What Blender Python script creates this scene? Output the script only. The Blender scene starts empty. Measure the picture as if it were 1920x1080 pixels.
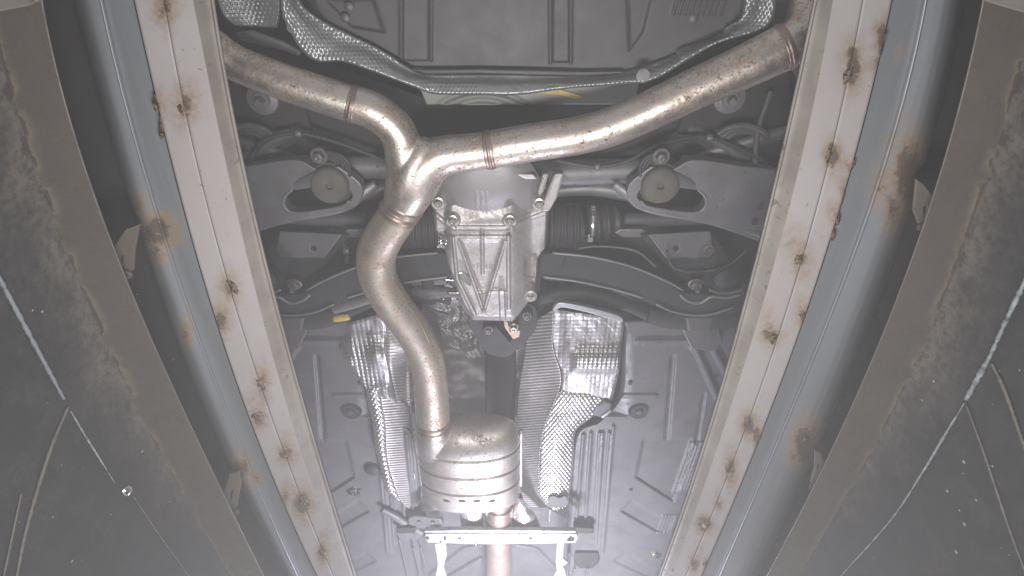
import bpy, bmesh, math, random
import numpy as np
from mathutils import Vector, Matrix, noise as mn
random.seed(4); np.random.seed(4)
scene = bpy.context.scene
# ------------------------------------------------------------------ camera, world, lamps, exposure
FPX, CX, CY = 1100.0, 960.0, 540.0          # focal length / centre in photo pixels
EL = math.radians(56.0)                      # camera looks up 56 degrees, along the pit (+Y)
CE, SE = math.cos(EL), math.sin(EL)
cam = bpy.data.cameras.new("camera"); camo = bpy.data.objects.new("camera", cam)
scene.collection.objects.link(camo); scene.camera = camo
cam.sensor_width = 36; cam.lens = 36 * FPX / 1920
cam.clip_start = 0.01; cam.clip_end = 200
camo.rotation_euler = (math.radians(90 + 56), 0, 0)

world = bpy.data.worlds.new("World"); scene.world = world; world.use_nodes = True
bg = world.node_tree.nodes["Background"]
bg.inputs[0].default_value = (1.0, 0.99, 0.965, 1); bg.inputs[1].default_value = 0.34

def area(name, loc, target, size, energy, col, sy=None):
    l = bpy.data.lights.new(name, 'AREA'); l.energy = energy; l.color = col; l.size = size
    if sy: l.shape = 'RECTANGLE'; l.size_y = sy
    o = bpy.data.objects.new(name, l); scene.collection.objects.link(o); o.location = loc
    o.rotation_euler = (Vector(target) - Vector(loc)).to_track_quat('-Z', 'Y').to_euler()
    return o
area("inspection_lamp", (0.03, 1.60, 0.36), (0.03, 1.62, 1.0), 0.22, 21.0, (0.86, 0.86, 1.0), 0.10)
area("camera_lamp", (0.0, 0.34, -0.02), (0.0, 0.55, 1.0), 0.34, 8.5, (1.0, 0.985, 0.97), 0.10)
scene.view_settings.view_transform = 'Standard'; scene.view_settings.look = 'None'
scene.view_settings.exposure = 0.0; scene.view_settings.gamma = 1.0
HAZE = 0.115

# ------------------------------------------------------------------ helpers
def zc(py): return FPX * SE + (CY - py) * CE
def P(px, py, h):
    px, py, h = np.broadcast_arrays(np.asarray(px, float), np.asarray(py, float), np.asarray(h, float))
    s = h / zc(py)
    return np.stack([(px - CX) * s, (FPX * CE - (CY - py) * SE) * s, h], -1)
def mm(px, py, h): return px * h / zc(py)     # a length of px photo pixels at height h, in metres
AX = 928.0
def mir(x): return 2 * AX - x
def mirp(pts): return [(mir(p[0]),) + tuple(p[1:]) for p in pts]

def link(o, parent=None):
    scene.collection.objects.link(o)
    if parent: o.parent = parent
    return o
def mesh_obj(name, V, F, mat, parent=None, smooth=True, attr=None, label=None):
    me = bpy.data.meshes.new(name)
    V = np.asarray(V, float).reshape(-1, 3)
    me.from_pydata(V.tolist(), [], F)
    if smooth: me.polygons.foreach_set('use_smooth', [True] * len(me.polygons))
    if attr is not None:
        a = me.attributes.new('stain', 'FLOAT', 'POINT'); a.data.foreach_set('value', np.asarray(attr, float).ravel())
    me.materials.append(mat); me.update()
    o = bpy.data.objects.new(name, me)
    if label: o['label'] = label
    return link(o, parent)
def thing(name, label, cat, group=None, loc=(0, 0, 0)):
    o = bpy.data.objects.new(name, None); o.empty_display_size = .05; link(o)
    o.location = loc; o['label'] = label; o['category'] = cat
    if group: o['group'] = group
    return o
def gridf(nv, nu, wrap=False):
    i, j = np.meshgrid(np.arange(nv - 1), np.arange(nu if wrap else nu - 1), indexing='ij')
    a = i * nu + j; b = i * nu + (j + 1) % nu
    return np.stack([a, b, b + nu, a + nu], -1).reshape(-1, 4).tolist()
def solid(o, t, off=1):
    m = o.modifiers.new('thickness', 'SOLIDIFY'); m.thickness = t; m.offset = off; return o
def bevel(o, w, seg=2):
    m = o.modifiers.new('edge', 'BEVEL'); m.width = w; m.segments = seg; m.limit_method = 'ANGLE'; m.angle_limit = math.radians(35)
    m.harden_normals = False; return o
def resample(pts, n, smooth=True):
    p = np.asarray(pts, float)
    if smooth and len(p) > 2:
        q = np.vstack([2 * p[0] - p[1], p, 2 * p[-1] - p[-2]]); out = []
        for k in range(len(p) - 1):
            a, b, c, d = q[k:k + 4]; t = np.linspace(0, 1, 12, endpoint=False)[:, None]
            out.append(.5 * (2 * b + (c - a) * t + (2 * a - 5 * b + 4 * c - d) * t * t + (3 * b - a - 3 * c + d) * t ** 3))
        p = np.vstack(out + [p[-1:]])
    s = np.r_[0, np.cumsum(np.linalg.norm(np.diff(p[:, :2], axis=0), axis=1))]
    t = np.linspace(0, s[-1], n)
    return np.stack([np.interp(t, s, p[:, k]) for k in range(p.shape[1])], -1)
def sstep(a, b, x):
    t = np.clip((x - a) / (b - a), 0, 1); return t * t * (3 - 2 * t)
def seg_d(px, py, a, b):
    ax, ay = a; bx, by = b; dx, dy = bx - ax, by - ay
    t = np.clip(((px - ax) * dx + (py - ay) * dy) / (dx * dx + dy * dy + 1e-9), 0, 1)
    return np.hypot(px - ax - t * dx, py - ay - t * dy)
def ridge(px, py, pts, w, amp, soft=1.5):
    d = np.full(np.shape(px), 1e9)
    for a, b in zip(pts[:-1], pts[1:]): d = np.minimum(d, seg_d(px, py, a, b))
    return amp * (1 - sstep(w, w + soft, d))
def inside(px, py, poly):
    c = np.zeros(np.shape(px), bool); n = len(poly)
    for i in range(n):
        x0, y0 = poly[i]; x1, y1 = poly[i - 1]
        if y0 == y1: continue
        c ^= ((y0 > py) != (y1 > py)) & (px < (x1 - x0) * (py - y0) / (y1 - y0) + x0)
    return c
def pad(px, py, poly, amp, soft=4):                   # raised or sunk pad with soft sides
    d = np.full(np.shape(px), 1e9)
    for a, b in zip(poly, poly[1:] + poly[:1]): d = np.minimum(d, seg_d(px, py, a, b))
    s = np.where(inside(px, py, poly), d, -d)
    return amp * sstep(-soft / 2, soft / 2, s)
_r = np.random.RandomState(7); _G = _r.rand(64, 64)
def vnoise(x, y):
    xi, yi = np.floor(x).astype(int), np.floor(y).astype(int); fx, fy = x - xi, y - yi
    fx, fy = fx * fx * (3 - 2 * fx), fy * fy * (3 - 2 * fy); g = lambda a, b: _G[a % 64, b % 64]
    return (g(xi, yi) * (1 - fx) + g(xi + 1, yi) * fx) * (1 - fy) + (g(xi, yi + 1) * (1 - fx) + g(xi + 1, yi + 1) * fx) * fy
def fb(x, y, s): return sum(vnoise(x / s * 2 ** k + 7 * k, y / s * 2 ** k) / 2 ** k for k in range(4)) / 1.875

def dim(px, py, kind, size, amp, h0=.93):
    X = (px - CX) * h0 / zc(py); Y = (FPX * CE - (CY - py) * SE) * h0 / zc(py); k = 2 * math.pi / size
    if kind == 'hex': return amp / 3 * (np.cos(k * Y * 1.15) + np.cos(k * (X + .577 * Y)) + np.cos(k * (X - .577 * Y)))
    if kind == 'grid': return -amp * 1.6 * (np.abs(np.sin(k * X / 2) * np.sin(k * Y / 2)) ** .7 - .5)
    return amp * np.cos(k * (Y + .12 * X))
def sheet(name, L, R, hf, mat, parent, step=3.0, thick=.0015, nu=None, nv=None, smooth=True, attr=None, label=None, curve=True):
    """pressed sheet between a left and a right outline; hf(px, py, u, v, e) gives its height"""
    ln = np.linalg.norm(np.diff(np.asarray(L, float), axis=0), axis=1).sum()
    wd = max(np.hypot(*(np.asarray(a, float) - np.asarray(b, float))) for a, b in zip(L, R))
    nv = nv or max(3, int(ln / step)); nu = nu or max(3, int(wd / step))
    l, r = resample(L, nv, curve), resample(R, nv, curve)
    u = np.linspace(0, 1, nu)[None, :]; v = np.linspace(0, 1, nv)[:, None]
    px = l[:, :1] * (1 - u) + r[:, :1] * u; py = l[:, 1:2] * (1 - u) + r[:, 1:2] * u
    w = np.linalg.norm(l - r, axis=1)[:, None]
    e = np.minimum(np.minimum(u * w, (1 - u) * w), np.minimum(v * ln, (1 - v) * ln))
    h = hf(px, py, u + 0 * v, v + 0 * u, e)
    o = mesh_obj(name, P(px, py, h), gridf(nv, nu), mat, parent, smooth, attr(px, py) if attr else None, label)
    if thick: solid(o, thick, -1 if False else 1)
    return o
def plate(name, poly, h, t, mat, parent, bev=.002, holes=(), smooth=True, label=None):
    """flat pressed plate, outline in px, lower face at height h (number or function), t thick"""
    hf = h if callable(h) else (lambda x, y: h + 0 * x)
    bm = bmesh.new(); loops = []
    for pl in [poly] + list(holes):
        a = np.asarray(pl, float); pts = P(a[:, 0], a[:, 1], hf(a[:, 0], a[:, 1]))
        vs = [bm.verts.new(p) for p in pts]; loops.append(vs)
    es = []
    for vs in loops:
        for i in range(len(vs)): es.append(bm.edges.new((vs[i - 1], vs[i])))
    bmesh.ops.triangle_fill(bm, use_beauty=True, use_dissolve=False, edges=es)
    bm.faces.ensure_lookup_table()
    r = bmesh.ops.extrude_face_region(bm, geom=bm.faces[:])
    for v in r['geom']:
        if isinstance(v, bmesh.types.BMVert): v.co.z += t
    bmesh.ops.recalc_face_normals(bm, faces=bm.faces[:])
    me = bpy.data.meshes.new(name); bm.to_mesh(me); bm.free(); me.materials.append(mat)
    me.polygons.foreach_set('use_smooth', [False] * len(me.polygons))
    o = bpy.data.objects.new(name, me); link(o, parent)
    if label: o['label'] = label
    if bev: bevel(o, bev, 2)
    return o
def tube_geo(C3, rad, seg=28, cap=True, fz=1.0):
    C3 = np.asarray(C3, float); n = len(C3); rad = np.broadcast_to(rad, (n,))
    T = np.gradient(C3, axis=0); T /= np.linalg.norm(T, axis=1)[:, None] + 1e-12
    up = np.array([0, 0, 1.0]) if abs(T[0][2]) < .9 else np.array([1.0, 0, 0])
    N = np.cross(T[0], up); N /= np.linalg.norm(N); V = []
    a = np.linspace(0, 2 * np.pi, seg, endpoint=False)[:, None]
    for i in range(n):
        N = N - T[i] * np.dot(N, T[i]); N /= np.linalg.norm(N); B = np.cross(T[i], N)
        V.append(C3[i] + rad[i] * (np.cos(a) * N + np.sin(a) * B * fz))
    V = np.vstack(V); F = gridf(n, seg, True)
    if cap: F = F + [list(range(seg))[::-1], list(range((n - 1) * seg, n * seg))]
    return V, F
def tube(name, pts, mat, parent, n=60, seg=28, cap=True, label=None, mod=None, fz=1.0):
    """pts: (px, py, h, radius px)"""
    q = resample(pts, n); C3 = P(q[:, 0], q[:, 1], q[:, 2]); r = mm(q[:, 3], q[:, 1], q[:, 2])
    if mod is not None: r = r * mod(np.linspace(0, 1, n))
    V, F = tube_geo(C3, r, seg, cap, fz)
    return mesh_obj(name, V, F, mat, parent, True, None, label)
def revolve(name, prof, mat, parent, loc, axis=(0, 0, 1), seg=24, label=None, mesh=None):
    """prof: (radius, height along the axis)"""
    if mesh is None:
        a = np.linspace(0, 2 * np.pi, seg, endpoint=False); V = []
        for r, z in prof: V.append(np.stack([r * np.cos(a), r * np.sin(a), z + 0 * a], -1))
        V = np.vstack(V); F = gridf(len(prof), seg, True) + [list(range(seg)), list(range((len(prof) - 1) * seg, len(prof) * seg))[::-1]]
        me = bpy.data.meshes.new(name); me.from_pydata(V.tolist(), [], F); me.materials.append(mat)
        me.polygons.foreach_set('use_smooth', [True] * len(me.polygons)); mesh = me
    o = bpy.data.objects.new(name, mesh); link(o, parent); o.location = loc
    o.rotation_euler = Vector(axis).to_track_quat('Z', 'Y').to_euler()
    if label: o['label'] = label
    e = o.modifiers.new('split', 'EDGE_SPLIT'); e.split_angle = math.radians(40)
    return o

# ------------------------------------------------------------------ materials
def M(name, col, met=0., rough=.5, col2=None, nscale=8., namt=.5, stain=None, speck=None, spscale=60., spthr=.62,
      patch=None, bump=.15, bscale=60., emboss=None, ebd=.0012, rvar=.12, stretch=(1, 1, 1), brush=None, scratch=0.0, crinkle=0.):
    m = bpy.data.materials.new(name); m.use_nodes = True; nt = m.node_tree; N = nt.nodes; Lk = nt.links
    b = N['Principled BSDF']; b.inputs['Metallic'].default_value = met
    tc = N.new('ShaderNodeTexCoord'); mp = N.new('ShaderNodeMapping'); Lk.new(tc.outputs['Object'], mp.inputs[0]); mp.inputs['Scale'].default_value = stretch
    def noise(s, d=6., src=None, r=.6):
        n = N.new('ShaderNodeTexNoise'); n.inputs['Scale'].default_value = s; n.inputs['Detail'].default_value = d; n.inputs['Roughness'].default_value = r
        Lk.new((src or mp).outputs[0] if src is None else src, n.inputs['Vector']); return n.outputs['Fac']
    def ramp(x, a, c):
        r = N.new('ShaderNodeMapRange'); r.inputs[1].default_value = a; r.inputs[2].default_value = c; r.clamp = True; Lk.new(x, r.inputs[0]); return r.outputs[0]
    def mul(x, y, op='MULTIPLY'):
        k = N.new('ShaderNodeMath'); k.operation = op; k.use_clamp = False
        for i, q in enumerate((x, y)):
            if isinstance(q, (int, float)): k.inputs[i].default_value = q
            else: Lk.new(q, k.inputs[i])
        return k.outputs[0]
    def mix(f, a, c):
        x = N.new('ShaderNodeMix'); x.data_type = 'RGBA'
        if isinstance(f, (int, float)): x.inputs[0].default_value = f
        else: Lk.new(f, x.inputs[0])
        for i, q in ((6, a), (7, c)):
            if isinstance(q, tuple): x.inputs[i].default_value = q + (1,)
            else: Lk.new(q, x.inputs[i])
        return x.outputs[2]
    c = mix(mul(ramp(noise(nscale), .3, .7), namt), col, col2 or tuple(k * .7 for k in col))
    rg = mul(mul(noise(nscale * 3), rvar * 2), rough - rvar, 'ADD')
    mt = None
    if scratch:
        mp2 = N.new('ShaderNodeMapping'); mp2.inputs['Scale'].default_value = (90, 5, 20); mp2.inputs['Rotation'].default_value = (0, 0, .25); Lk.new(tc.outputs['Object'], mp2.inputs[0])
        s = ramp(noise(4., 8., mp2.outputs[0], .8), .62, .72); c = mix(mul(s, scratch), c, tuple(min(1, k * 2.2) for k in col))
    if patch:
        s0 = mul(ramp(noise(30., 6.), .45, .60), ramp(noise(230., 4.), .38, .56)); c = mix(mul(s0, .75), c, patch); rg = mul(rg, mul(s0, .25), 'ADD')
    if speck:
        s = mul(ramp(noise(spscale, 3.), spthr, spthr + .06), ramp(noise(spscale * .16, 2.), .42, .6)); c = mix(mul(s, .85), c, speck); rg = mul(rg, mul(s, .4), 'ADD')
    if stain:
        so = tc.outputs['Object']
        at = N.new('ShaderNodeAttribute'); at.attribute_name = 'stain'
        s = ramp(mul(at.outputs['Fac'], mul(mul(noise(95., 12., so, .75), 2.6), -.75, 'ADD'), 'MULTIPLY'), .03, .42)
        c = mix(mul(s, .9), c, stain); s2 = ramp(mul(at.outputs['Fac'], noise(130., 10., so, .75)), .36, .46); c = mix(mul(s2, .85), c, tuple(k * .3 for k in stain)); rg = mul(rg, mul(s, .3), 'ADD')
        mm_ = N.new('ShaderNodeMapRange'); mm_.inputs[3].default_value = met; mm_.inputs[4].default_value = 0; Lk.new(s, mm_.inputs[0]); Lk.new(mm_.outputs[0], b.inputs['Metallic'])
    Lk.new(c, b.inputs['Base Color'])
    cl = N.new('ShaderNodeClamp'); cl.inputs[1].default_value = .05; Lk.new(rg, cl.inputs[0]); Lk.new(cl.outputs[0], b.inputs['Roughness'])
    nrm = None
    if emboss:                                        # stamped dimple pattern of the foil
        kind, size = emboss; sx = N.new('ShaderNodeSeparateXYZ'); Lk.new(tc.outputs['Object'], sx.inputs[0]); k = math.pi / size
        X, Y = sx.outputs[0], sx.outputs[1]
        if kind == 'dot': A, B = mul(X, Y, 'ADD'), mul(X, Y, 'SUBTRACT')
        elif kind == 'grid': A, B = mul(X, 1.4), mul(Y, 1.4)
        else: A, B = mul(X, .12), mul(Y, 1.)
        sn = lambda q: mul(mul(q, k), 0., 'SINE')
        hgt = mul(sn(A), sn(B)) if kind != 'rib' else mul(sn(B), 1.)
        bp = N.new('ShaderNodeBump'); bp.inputs['Strength'].default_value = 1.; bp.inputs['Distance'].default_value = ebd; Lk.new(hgt, bp.inputs['Height']); nrm = bp.outputs[0]
    if crinkle:
        bp = N.new('ShaderNodeBump'); bp.inputs['Strength'].default_value = .8; bp.inputs['Distance'].default_value = crinkle
        v = N.new('ShaderNodeTexVoronoi'); v.inputs['Scale'].default_value = 28; Lk.new(mp.outputs[0], v.inputs['Vector']); Lk.new(v.outputs['Distance'], bp.inputs['Height'])
        if nrm: Lk.new(nrm, bp.inputs['Normal'])
        nrm = bp.outputs[0]
    if bump:
        bp = N.new('ShaderNodeBump'); bp.inputs['Strength'].default_value = bump; bp.inputs['Distance'].default_value = .002; Lk.new(noise(bscale, 8.), bp.inputs['Height'])
        if nrm: Lk.new(nrm, bp.inputs['Normal'])
        nrm = bp.outputs[0]
    if nrm: Lk.new(nrm, b.inputs['Normal'])
    return m
RUST = (.16, .085, .035)
m_beige = M('rail_primer', (.305, .28, .282), 0, .62, (.25, .225, .22), 6, .6, stain=(.21, .15, .10), speck=(.10, .07, .05), spscale=170, spthr=.66, bump=.12, scratch=-0.0)
m_lip = M('rail_side', (.25, .228, .21), 0.1, .6, (.15, .13, .115), 14, .9, stain=RUST, bump=.2, speck=(.1, .08, .06), spscale=90, spthr=.62)
m_galv = M('galvanised_steel', (.29, .305, .335), .35, .40, (.19, .197, .207), 16, 1., stain=(.21, .145, .09), bump=.05, stretch=(1, .06, 1), scratch=.3)
m_beam = M('oiled_steel', (.125, .108, .092), .25, .5, (.10, .087, .077), 9, .8, stain=(.165, .132, .095), patch=(.09, .075, .06), bump=.2, scratch=.3)
m_wall = M('pit_wall_paint', (.026, .026, .028), .0, .8, (.024, .023, .024), 5, .8, stain=(.15, .132, .112), speck=(.3, .3, .3), spscale=140, spthr=.74, patch=(.05, .048, .046), bump=.3, scratch=.25)
m_streak = M('pale_streak', (.34, .38, .40), .1, .6, (.06, .06, .065), 90, 1., bump=.2)
m_mudline = M('brown_streak', (.15, .13, .105), 0, .8, (.09, .085, .08), 60, .9, bump=.2)
m_pipe = M('exhaust_steel', (.74, .675, .635), .95, .37, (.56, .48, .425), 14, .8, speck=(.20, .11, .06), spscale=260, spthr=.56, patch=(.36, .26, .185), bump=.3, bscale=90, rvar=.1)
m_pipe2 = M('exhaust_steel_browned', (.55, .485, .435), .8, .46, (.40, .33, .27), 14, .8, speck=(.20, .11, .06), spscale=260, spthr=.57, patch=(.36, .25, .175), bump=.3, bscale=90, rvar=.08)
m_weld = M('weld_heat_tint', (.46, .35, .29), .85, .42, (.26, .20, .19), 60, .9, bump=.2, bscale=160)
m_muff = M('muffler_steel', (.44, .415, .40), .8, .46, (.31, .28, .262), 16, 1., speck=(.2, .165, .14), spscale=150, spthr=.60, patch=(.30, .25, .21), bump=.25)
m_slot = M('slot_dark', (.05, .045, .045), 0, .8, bump=0)
m_foil = M('foil_dimpled', (.60, .585, .59), .9, .36, (.46, .44, .445), 16, .9, patch=(.33, .31, .30), bump=.3)
m_foilg = M('foil_grid', (.50, .48, .49), .85, .40, (.36, .34, .345), 16, .9, patch=(.27, .25, .24), bump=.3)
m_foilr = M('foil_ribbed', (.66, .63, .635), .65, .42, (.38, .36, .36), 12, .7, bump=.12)
m_foilc = M('foil_crumpled', (.42, .40, .415), .85, .38, (.3, .285, .295), 12, .8, emboss=('grid', .005), ebd=.0007, crinkle=.004, bump=.1)
m_foilo = M('foil_dull', (.40, .405, .415), .75, .42, (.31, .31, .315), 25, .8, bump=.3)
m_cast = M('cast_aluminium', (.54, .51, .51), .5, .42, (.38, .355, .355), 18, 1., patch=(.30, .27, .25), bump=.25, bscale=260)
m_castd = M('cast_cover', (.30, .285, .29), .4, .5, (.23, .215, .22), 10, .7, bump=.25, bscale=260)
m_rib = M('cast_rib', (.62, .59, .59), .7, .35, bump=.15, bscale=260)
m_bolt = M('bolt_zinc', (.66, .64, .60), 1, .3, (.4, .38, .34), 60, .8, bump=.1)
m_boltd = M('bolt_dark', (.17, .16, .155), .6, .55, (.09, .085, .08), 60, .8, bump=.1)
m_sub = M('subframe_alloy', (.23, .225, .235), .5, .5, (.13, .125, .125), 12, .9, bump=.3, speck=(.12, .1, .08), spscale=80, spthr=.62, scratch=.15)
m_bush = M('bushing_cup', (.105, .098, .088), .1, .65, (.07, .064, .056), 30, 1., patch=(.13, .11, .08), bump=.3)
m_black = M('black_paint', (.014, .013, .0135), 0, .66, (.010, .0095, .0095), 12, .7, bump=.1, speck=(.12, .11, .1), spscale=60, spthr=.68)
m_dark = M('underseal_gap_shade', (.03, .027, .027), 0, .75, (.03, .028, .028), 10, .7, bump=.3)
m_plast = M('grey_plastic', (.10, .098, .106), 0, .46, (.065, .062, .066), 11, 1., bump=.2, speck=(.26, .25, .24), spscale=150, spthr=.66, patch=(.09, .083, .078), scratch=.25)
m_plast2 = M('tank_plastic', (.066, .064, .064), 0, .55, (.07, .066, .064), 9, 1., bump=.1, speck=(.16, .14, .12), spscale=80, spthr=.68, scratch=.1)
m_floor = M('floor_primer', (.24, .245, .22), 0, .5, (.2, .195, .17), 9, .6, bump=.1)
m_rubber = M('rubber', (.04, .038, .04), 0, .55, bump=.15)
m_white = M('bright_zinc', (.44, .44, .455), .4, .45, (.27, .265, .27), 45, 1., patch=(.24, .23, .22), bump=.35)
m_yellow = M('yellow_cap', (.55, .38, .08), 0, .5, (.4, .27, .05), 40, .6, bump=.1)
m_chrome = M('polished_steel', (.8, .8, .8), 1, .15, (.5, .5, .52), 60, .6, bump=.05)

# ================================================================== THE LIFT RAILS AND THE PIT
YS = np.array([0, 270, 540, 810, 1080.])
def curve(xs):
    c = np.polyfit(YS - 540, xs, 3); return lambda y: np.polyval(c, np.asarray(y, float) - 540)
def strip(name, cols, mat, parent, y0=-130, y1=1300, step=4.0, ustep=4.0, stain=None, wob=0.0, label=None, thick=0.0):
    """cols: (x curve, height) of the long edges; lofts between them"""
    ys = np.arange(y0, y1 + step, step); X = []; H = []
    for (c0, h0), (c1, h1) in zip(cols[:-1], cols[1:]):
        n = max(2, int(abs(c1(540) - c0(540)) / ustep))
        for k in range(n): X.append(c0(ys) * (1 - k / n) + c1(ys) * k / n); H.append(h0 + (h1 - h0) * k / n)
    X.append(cols[-1][0](ys)); H.append(cols[-1][1])
    X = np.stack(X, 1); Hh = np.broadcast_to(np.array(H)[None, :], X.shape); Yp = np.broadcast_to(ys[:, None], X.shape)
    if wob: Hh = Hh + wob * (fb(X + 50, Yp * .6 + 300, 90.) - .5)
    V = P(X, Yp, Hh); nu = X.shape[1]; F = gridf(len(ys), nu)
    if X[0, -1] < X[0, 0]: F = [f[::-1] for f in F]
    o = mesh_obj(name, V, F, mat, parent, True, stain(X, Yp) if stain else None, label)
    if thick: solid(o, thick)
    return o
def spots(lst):
    def f(X, Y):
        s = np.zeros(X.shape)
        for x, y, r, a in lst:
            q = np.random.RandomState(int(x * 3 + y)); n = .35 + 1.3 * fb(X + x, Y + y, r * 1.1)
            ex_, ey_, ox, oy = q.uniform(.65, 1.1), q.uniform(1.0, 1.9), q.uniform(-.35, .35) * r, q.uniform(-.45, .3) * r; aa = a * q.uniform(.75, 1.1)
            s = np.maximum(s, aa * np.exp(-(((X - x - ox) / (r * ex_)) ** 2 + ((Y - y - oy) / (r * ey_)) ** 2) / n))
        return s
    return f
def bead(parent, x, y, h, r, k=0, name='weld_bead', mat=None):
    rs = np.random.RandomState(int(x * 7 + y) % 9999); n = 10; V = []; c = P(x, y, h); R = float(mm(r, y, h))
    for i, ph in enumerate(np.linspace(.0, 1.45, 6)):
        for a in np.linspace(0, 2 * np.pi, n, endpoint=False):
            q = R * math.cos(ph) * (1 + .35 * rs.randn() * (i < 5))
            V.append((c[0] + q * math.cos(a) * .8, c[1] + q * math.sin(a) * 1.35, c[2] + .002 - R * .55 * math.sin(ph) * (1 + .3 * rs.randn())))
    return mesh_obj(name, V, gridf(6, n, True) + [list(range(50, 60))], mat or m_weldbead, parent, True)
m_weldbead = M('weld_bead_burnt', (.20, .135, .09), .5, .40, (.06, .045, .04), 160, 1., bump=.9, bscale=300)

H0 = .600
L_out = [252, 314, 387, 478, 595]; L_seam = [308, 362, 430, 520, 625]; L_cre = [362, 416, 478, 553, 647]; L_in = [394, 442, 505, 580, 663]; L_lip = [402, 450, 512, 586, 668]
R_out = [1672, 1607, 1528, 1427, 1315]; R_seam = [1618, 1560, 1490, 1394, 1286]; R_cre = [1562, 1508, 1440, 1354, 1260]; R_in = [1534, 1474, 1411, 1331, 1240]; R_lip = [1526, 1467, 1404, 1325, 1235]
Lg_o = [140, 214, 300, 404, 540]; Lg_h = [188, 255, 338, 440, 557]; Lb_i = [80, 146, 245, 364, 495]; Lb_o = [-28, 52, 153, 280, 432]
Rg_o = [1802, 1740, 1648, 1542, 1415]; Rg_h = [1737, 1670, 1578, 1466, 1350]; Rb_i = [1842, 1778, 1688, 1574, 1437]; Rb_o = [1946, 1872, 1778, 1655, 1498]
add = lambda xs, d: [x + d for x in xs]
lerp = lambda a, b, t: [x * (1 - t) + y * t for x, y in zip(a, b)]

weldsL = [(343, 208, 13), (438, 538, 12), (412, 598, 10), (487, 720, 11), (478, 782, 11), (531, 852, 10), (533, 934, 7), (567, 940, 11), (605, 1038, 9), (312, 8, 11)]
weldsR = [(1592, 140, 14), (1554, 292, 12), (1498, 487, 13), (1504, 590, 11), (1450, 635, 11), (1401, 790, 12), (1422, 822, 7), (1365, 878, 10), (1350, 946, 5), (1325, 985, 9), (1320, 1058, 7), (1297, 1057, 8)]
burnL = [(290, 185, 26, 1.), (303, 240, 18, .8)]; burnR = [(1652, 85, 24, 1.), (1645, 110, 18, .8), (1592, 310, 18, .8), (1578, 360, 20, .9), (1572, 400, 18, .9), (1565, 430, 15, .7)]
def mk_rail(side, out, seam, cre, inn, lip, welds, burn, label):
    t = thing('lift_rail', label, 'rail', 'pale lift rails over the pit')
    st = spots([(x, y, r * 2.1, 1.15) for x, y, r in welds] + burn + [(x + 6 * side, y - 22, r * 2.0, .55) for x, y, r in welds[::2]])
    cs = lambda xs: curve(xs); d = .5 * side
    strip('flange_plate', [(cs(out), H0 + .006), (cs(out), H0), (cs(add(seam, -d)), H0), (cs(add(seam, -d)), H0 + .006)], m_beige, t, stain=st, wob=.0012, label='outer half of the flange with burnt weld spots')
    strip('flange_plate', [(cs(add(seam, d)), H0 + .006), (cs(add(seam, d)), H0 + .0008), (cs(cre), H0 + .001)], m_beige, t, stain=st, wob=.0012, label='inner half of the flange beside the seam')
    strip('seam_backing', [(cs(add(seam, -3 * side)), H0 + .0062), (cs(add(seam, 3 * side)), H0 + .0062)], m_slot, t, step=20)
    strip('rail_chamfer', [(cs(cre), H0 + .001), (cs(lerp(cre, inn, .8)), H0 + .014), (cs(inn), H0 + .016)], m_lip, t, wob=.001)
    strip('rail_lip', [(cs(inn), H0 + .016), (cs(lerp(inn, lip, .4)), H0 + .010), (cs(lip), H0 + .012), (cs(lip), H0 + .05)], m_lip, t, ustep=1.5)
    for x, y, r in welds: bead(t, x, y, H0, r * .8)
    strip('gap_shade_plate', [(cs(add(inn, 6 * side)), H0 + .12), (cs(add(out, -150 * side)), H0 + .12), (cs(add(out, -420 * side)), H0 + .12), (cs(add(out, -900 * side)), H0 + .12)], m_dark, t, step=24, ustep=20, y0=-400, thick=.004, label='dark sheet added above the gap to keep it in shade')  # added dark sheet, closes the gap beside the channel so it stays shaded
    rs = np.random.RandomState(3)
    for k, (x, y, r, a) in enumerate(burn):
        for j in range(3): bead(t, x + rs.randn() * 4, y - 14 + 14 * j, H0 + .002, 5 + 3 * rs.rand())
    return t
mk_rail(1, L_out, L_seam, L_cre, L_in, L_lip, weldsL, burnL, 'pale primed steel rail left of the exhaust, with weld spots')
mk_rail(-1, R_out, R_seam, R_cre, R_in, R_lip, weldsR, burnR, 'pale primed steel rail right of the exhaust, with weld spots')

def mk_channel(side, gal_o, hl, out, sp, label):
    t = thing('galvanised_channel', label, 'channel', 'galvanised channels beside the pale rails')
    c = curve; W = lerp(hl, gal_o, 1.0)
    st = spots(sp)
    strip('channel_web', [(c(add(out, -2 * side)), H0 + .010), (c(add(lerp(hl, out, .10), 0)), H0 + .0155)], m_galv, t, stain=st, label='flat grey face beside the pale rail')
    strip('channel_edge', [(c(lerp(hl, out, .10)), H0 + .016), (c(lerp(hl, out, .05)), H0 + .012), (c(hl), H0 + .0105), (c(lerp(hl, gal_o, .05)), H0 + .013)], m_galv, t, ustep=1.5, stain=st)
    cols = []
    for k, z in ((0, .013), (.25, .0125), (.45, .0135), (.62, .018), (.78, .028), (.9, .044), (.98, .07), (1.02, .118)):
        cols.append((c(lerp(lerp(hl, gal_o, .05), gal_o, 1.1 * k)), H0 + z))
    strip('channel_side', cols, m_galv, t, stain=st)
    return t
cl = mk_channel(1, Lg_o, Lg_h, L_out, [(283, 425, 40, 1.1), (262, 385, 24, .7), (300, 470, 30, .9), (344, 628, 20, .9), (455, 882, 26, 1.1), (480, 900, 16, .8), (300, 10, 14, .7)], 'galvanised channel between the left pale rail and the brown beam')
cr = mk_channel(-1, Rg_o, Rg_h, R_out, [(1690, 330, 46, 1.15), (1700, 290, 30, .9), (1665, 390, 32, 1.), (1650, 355, 26, .9), (1498, 838, 36, 1.15), (1520, 815, 24, .8), (1480, 850, 22, .8), (1690, 100, 14, .5)], 'galvanised channel between the right pale rail and the brown beam')
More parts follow.
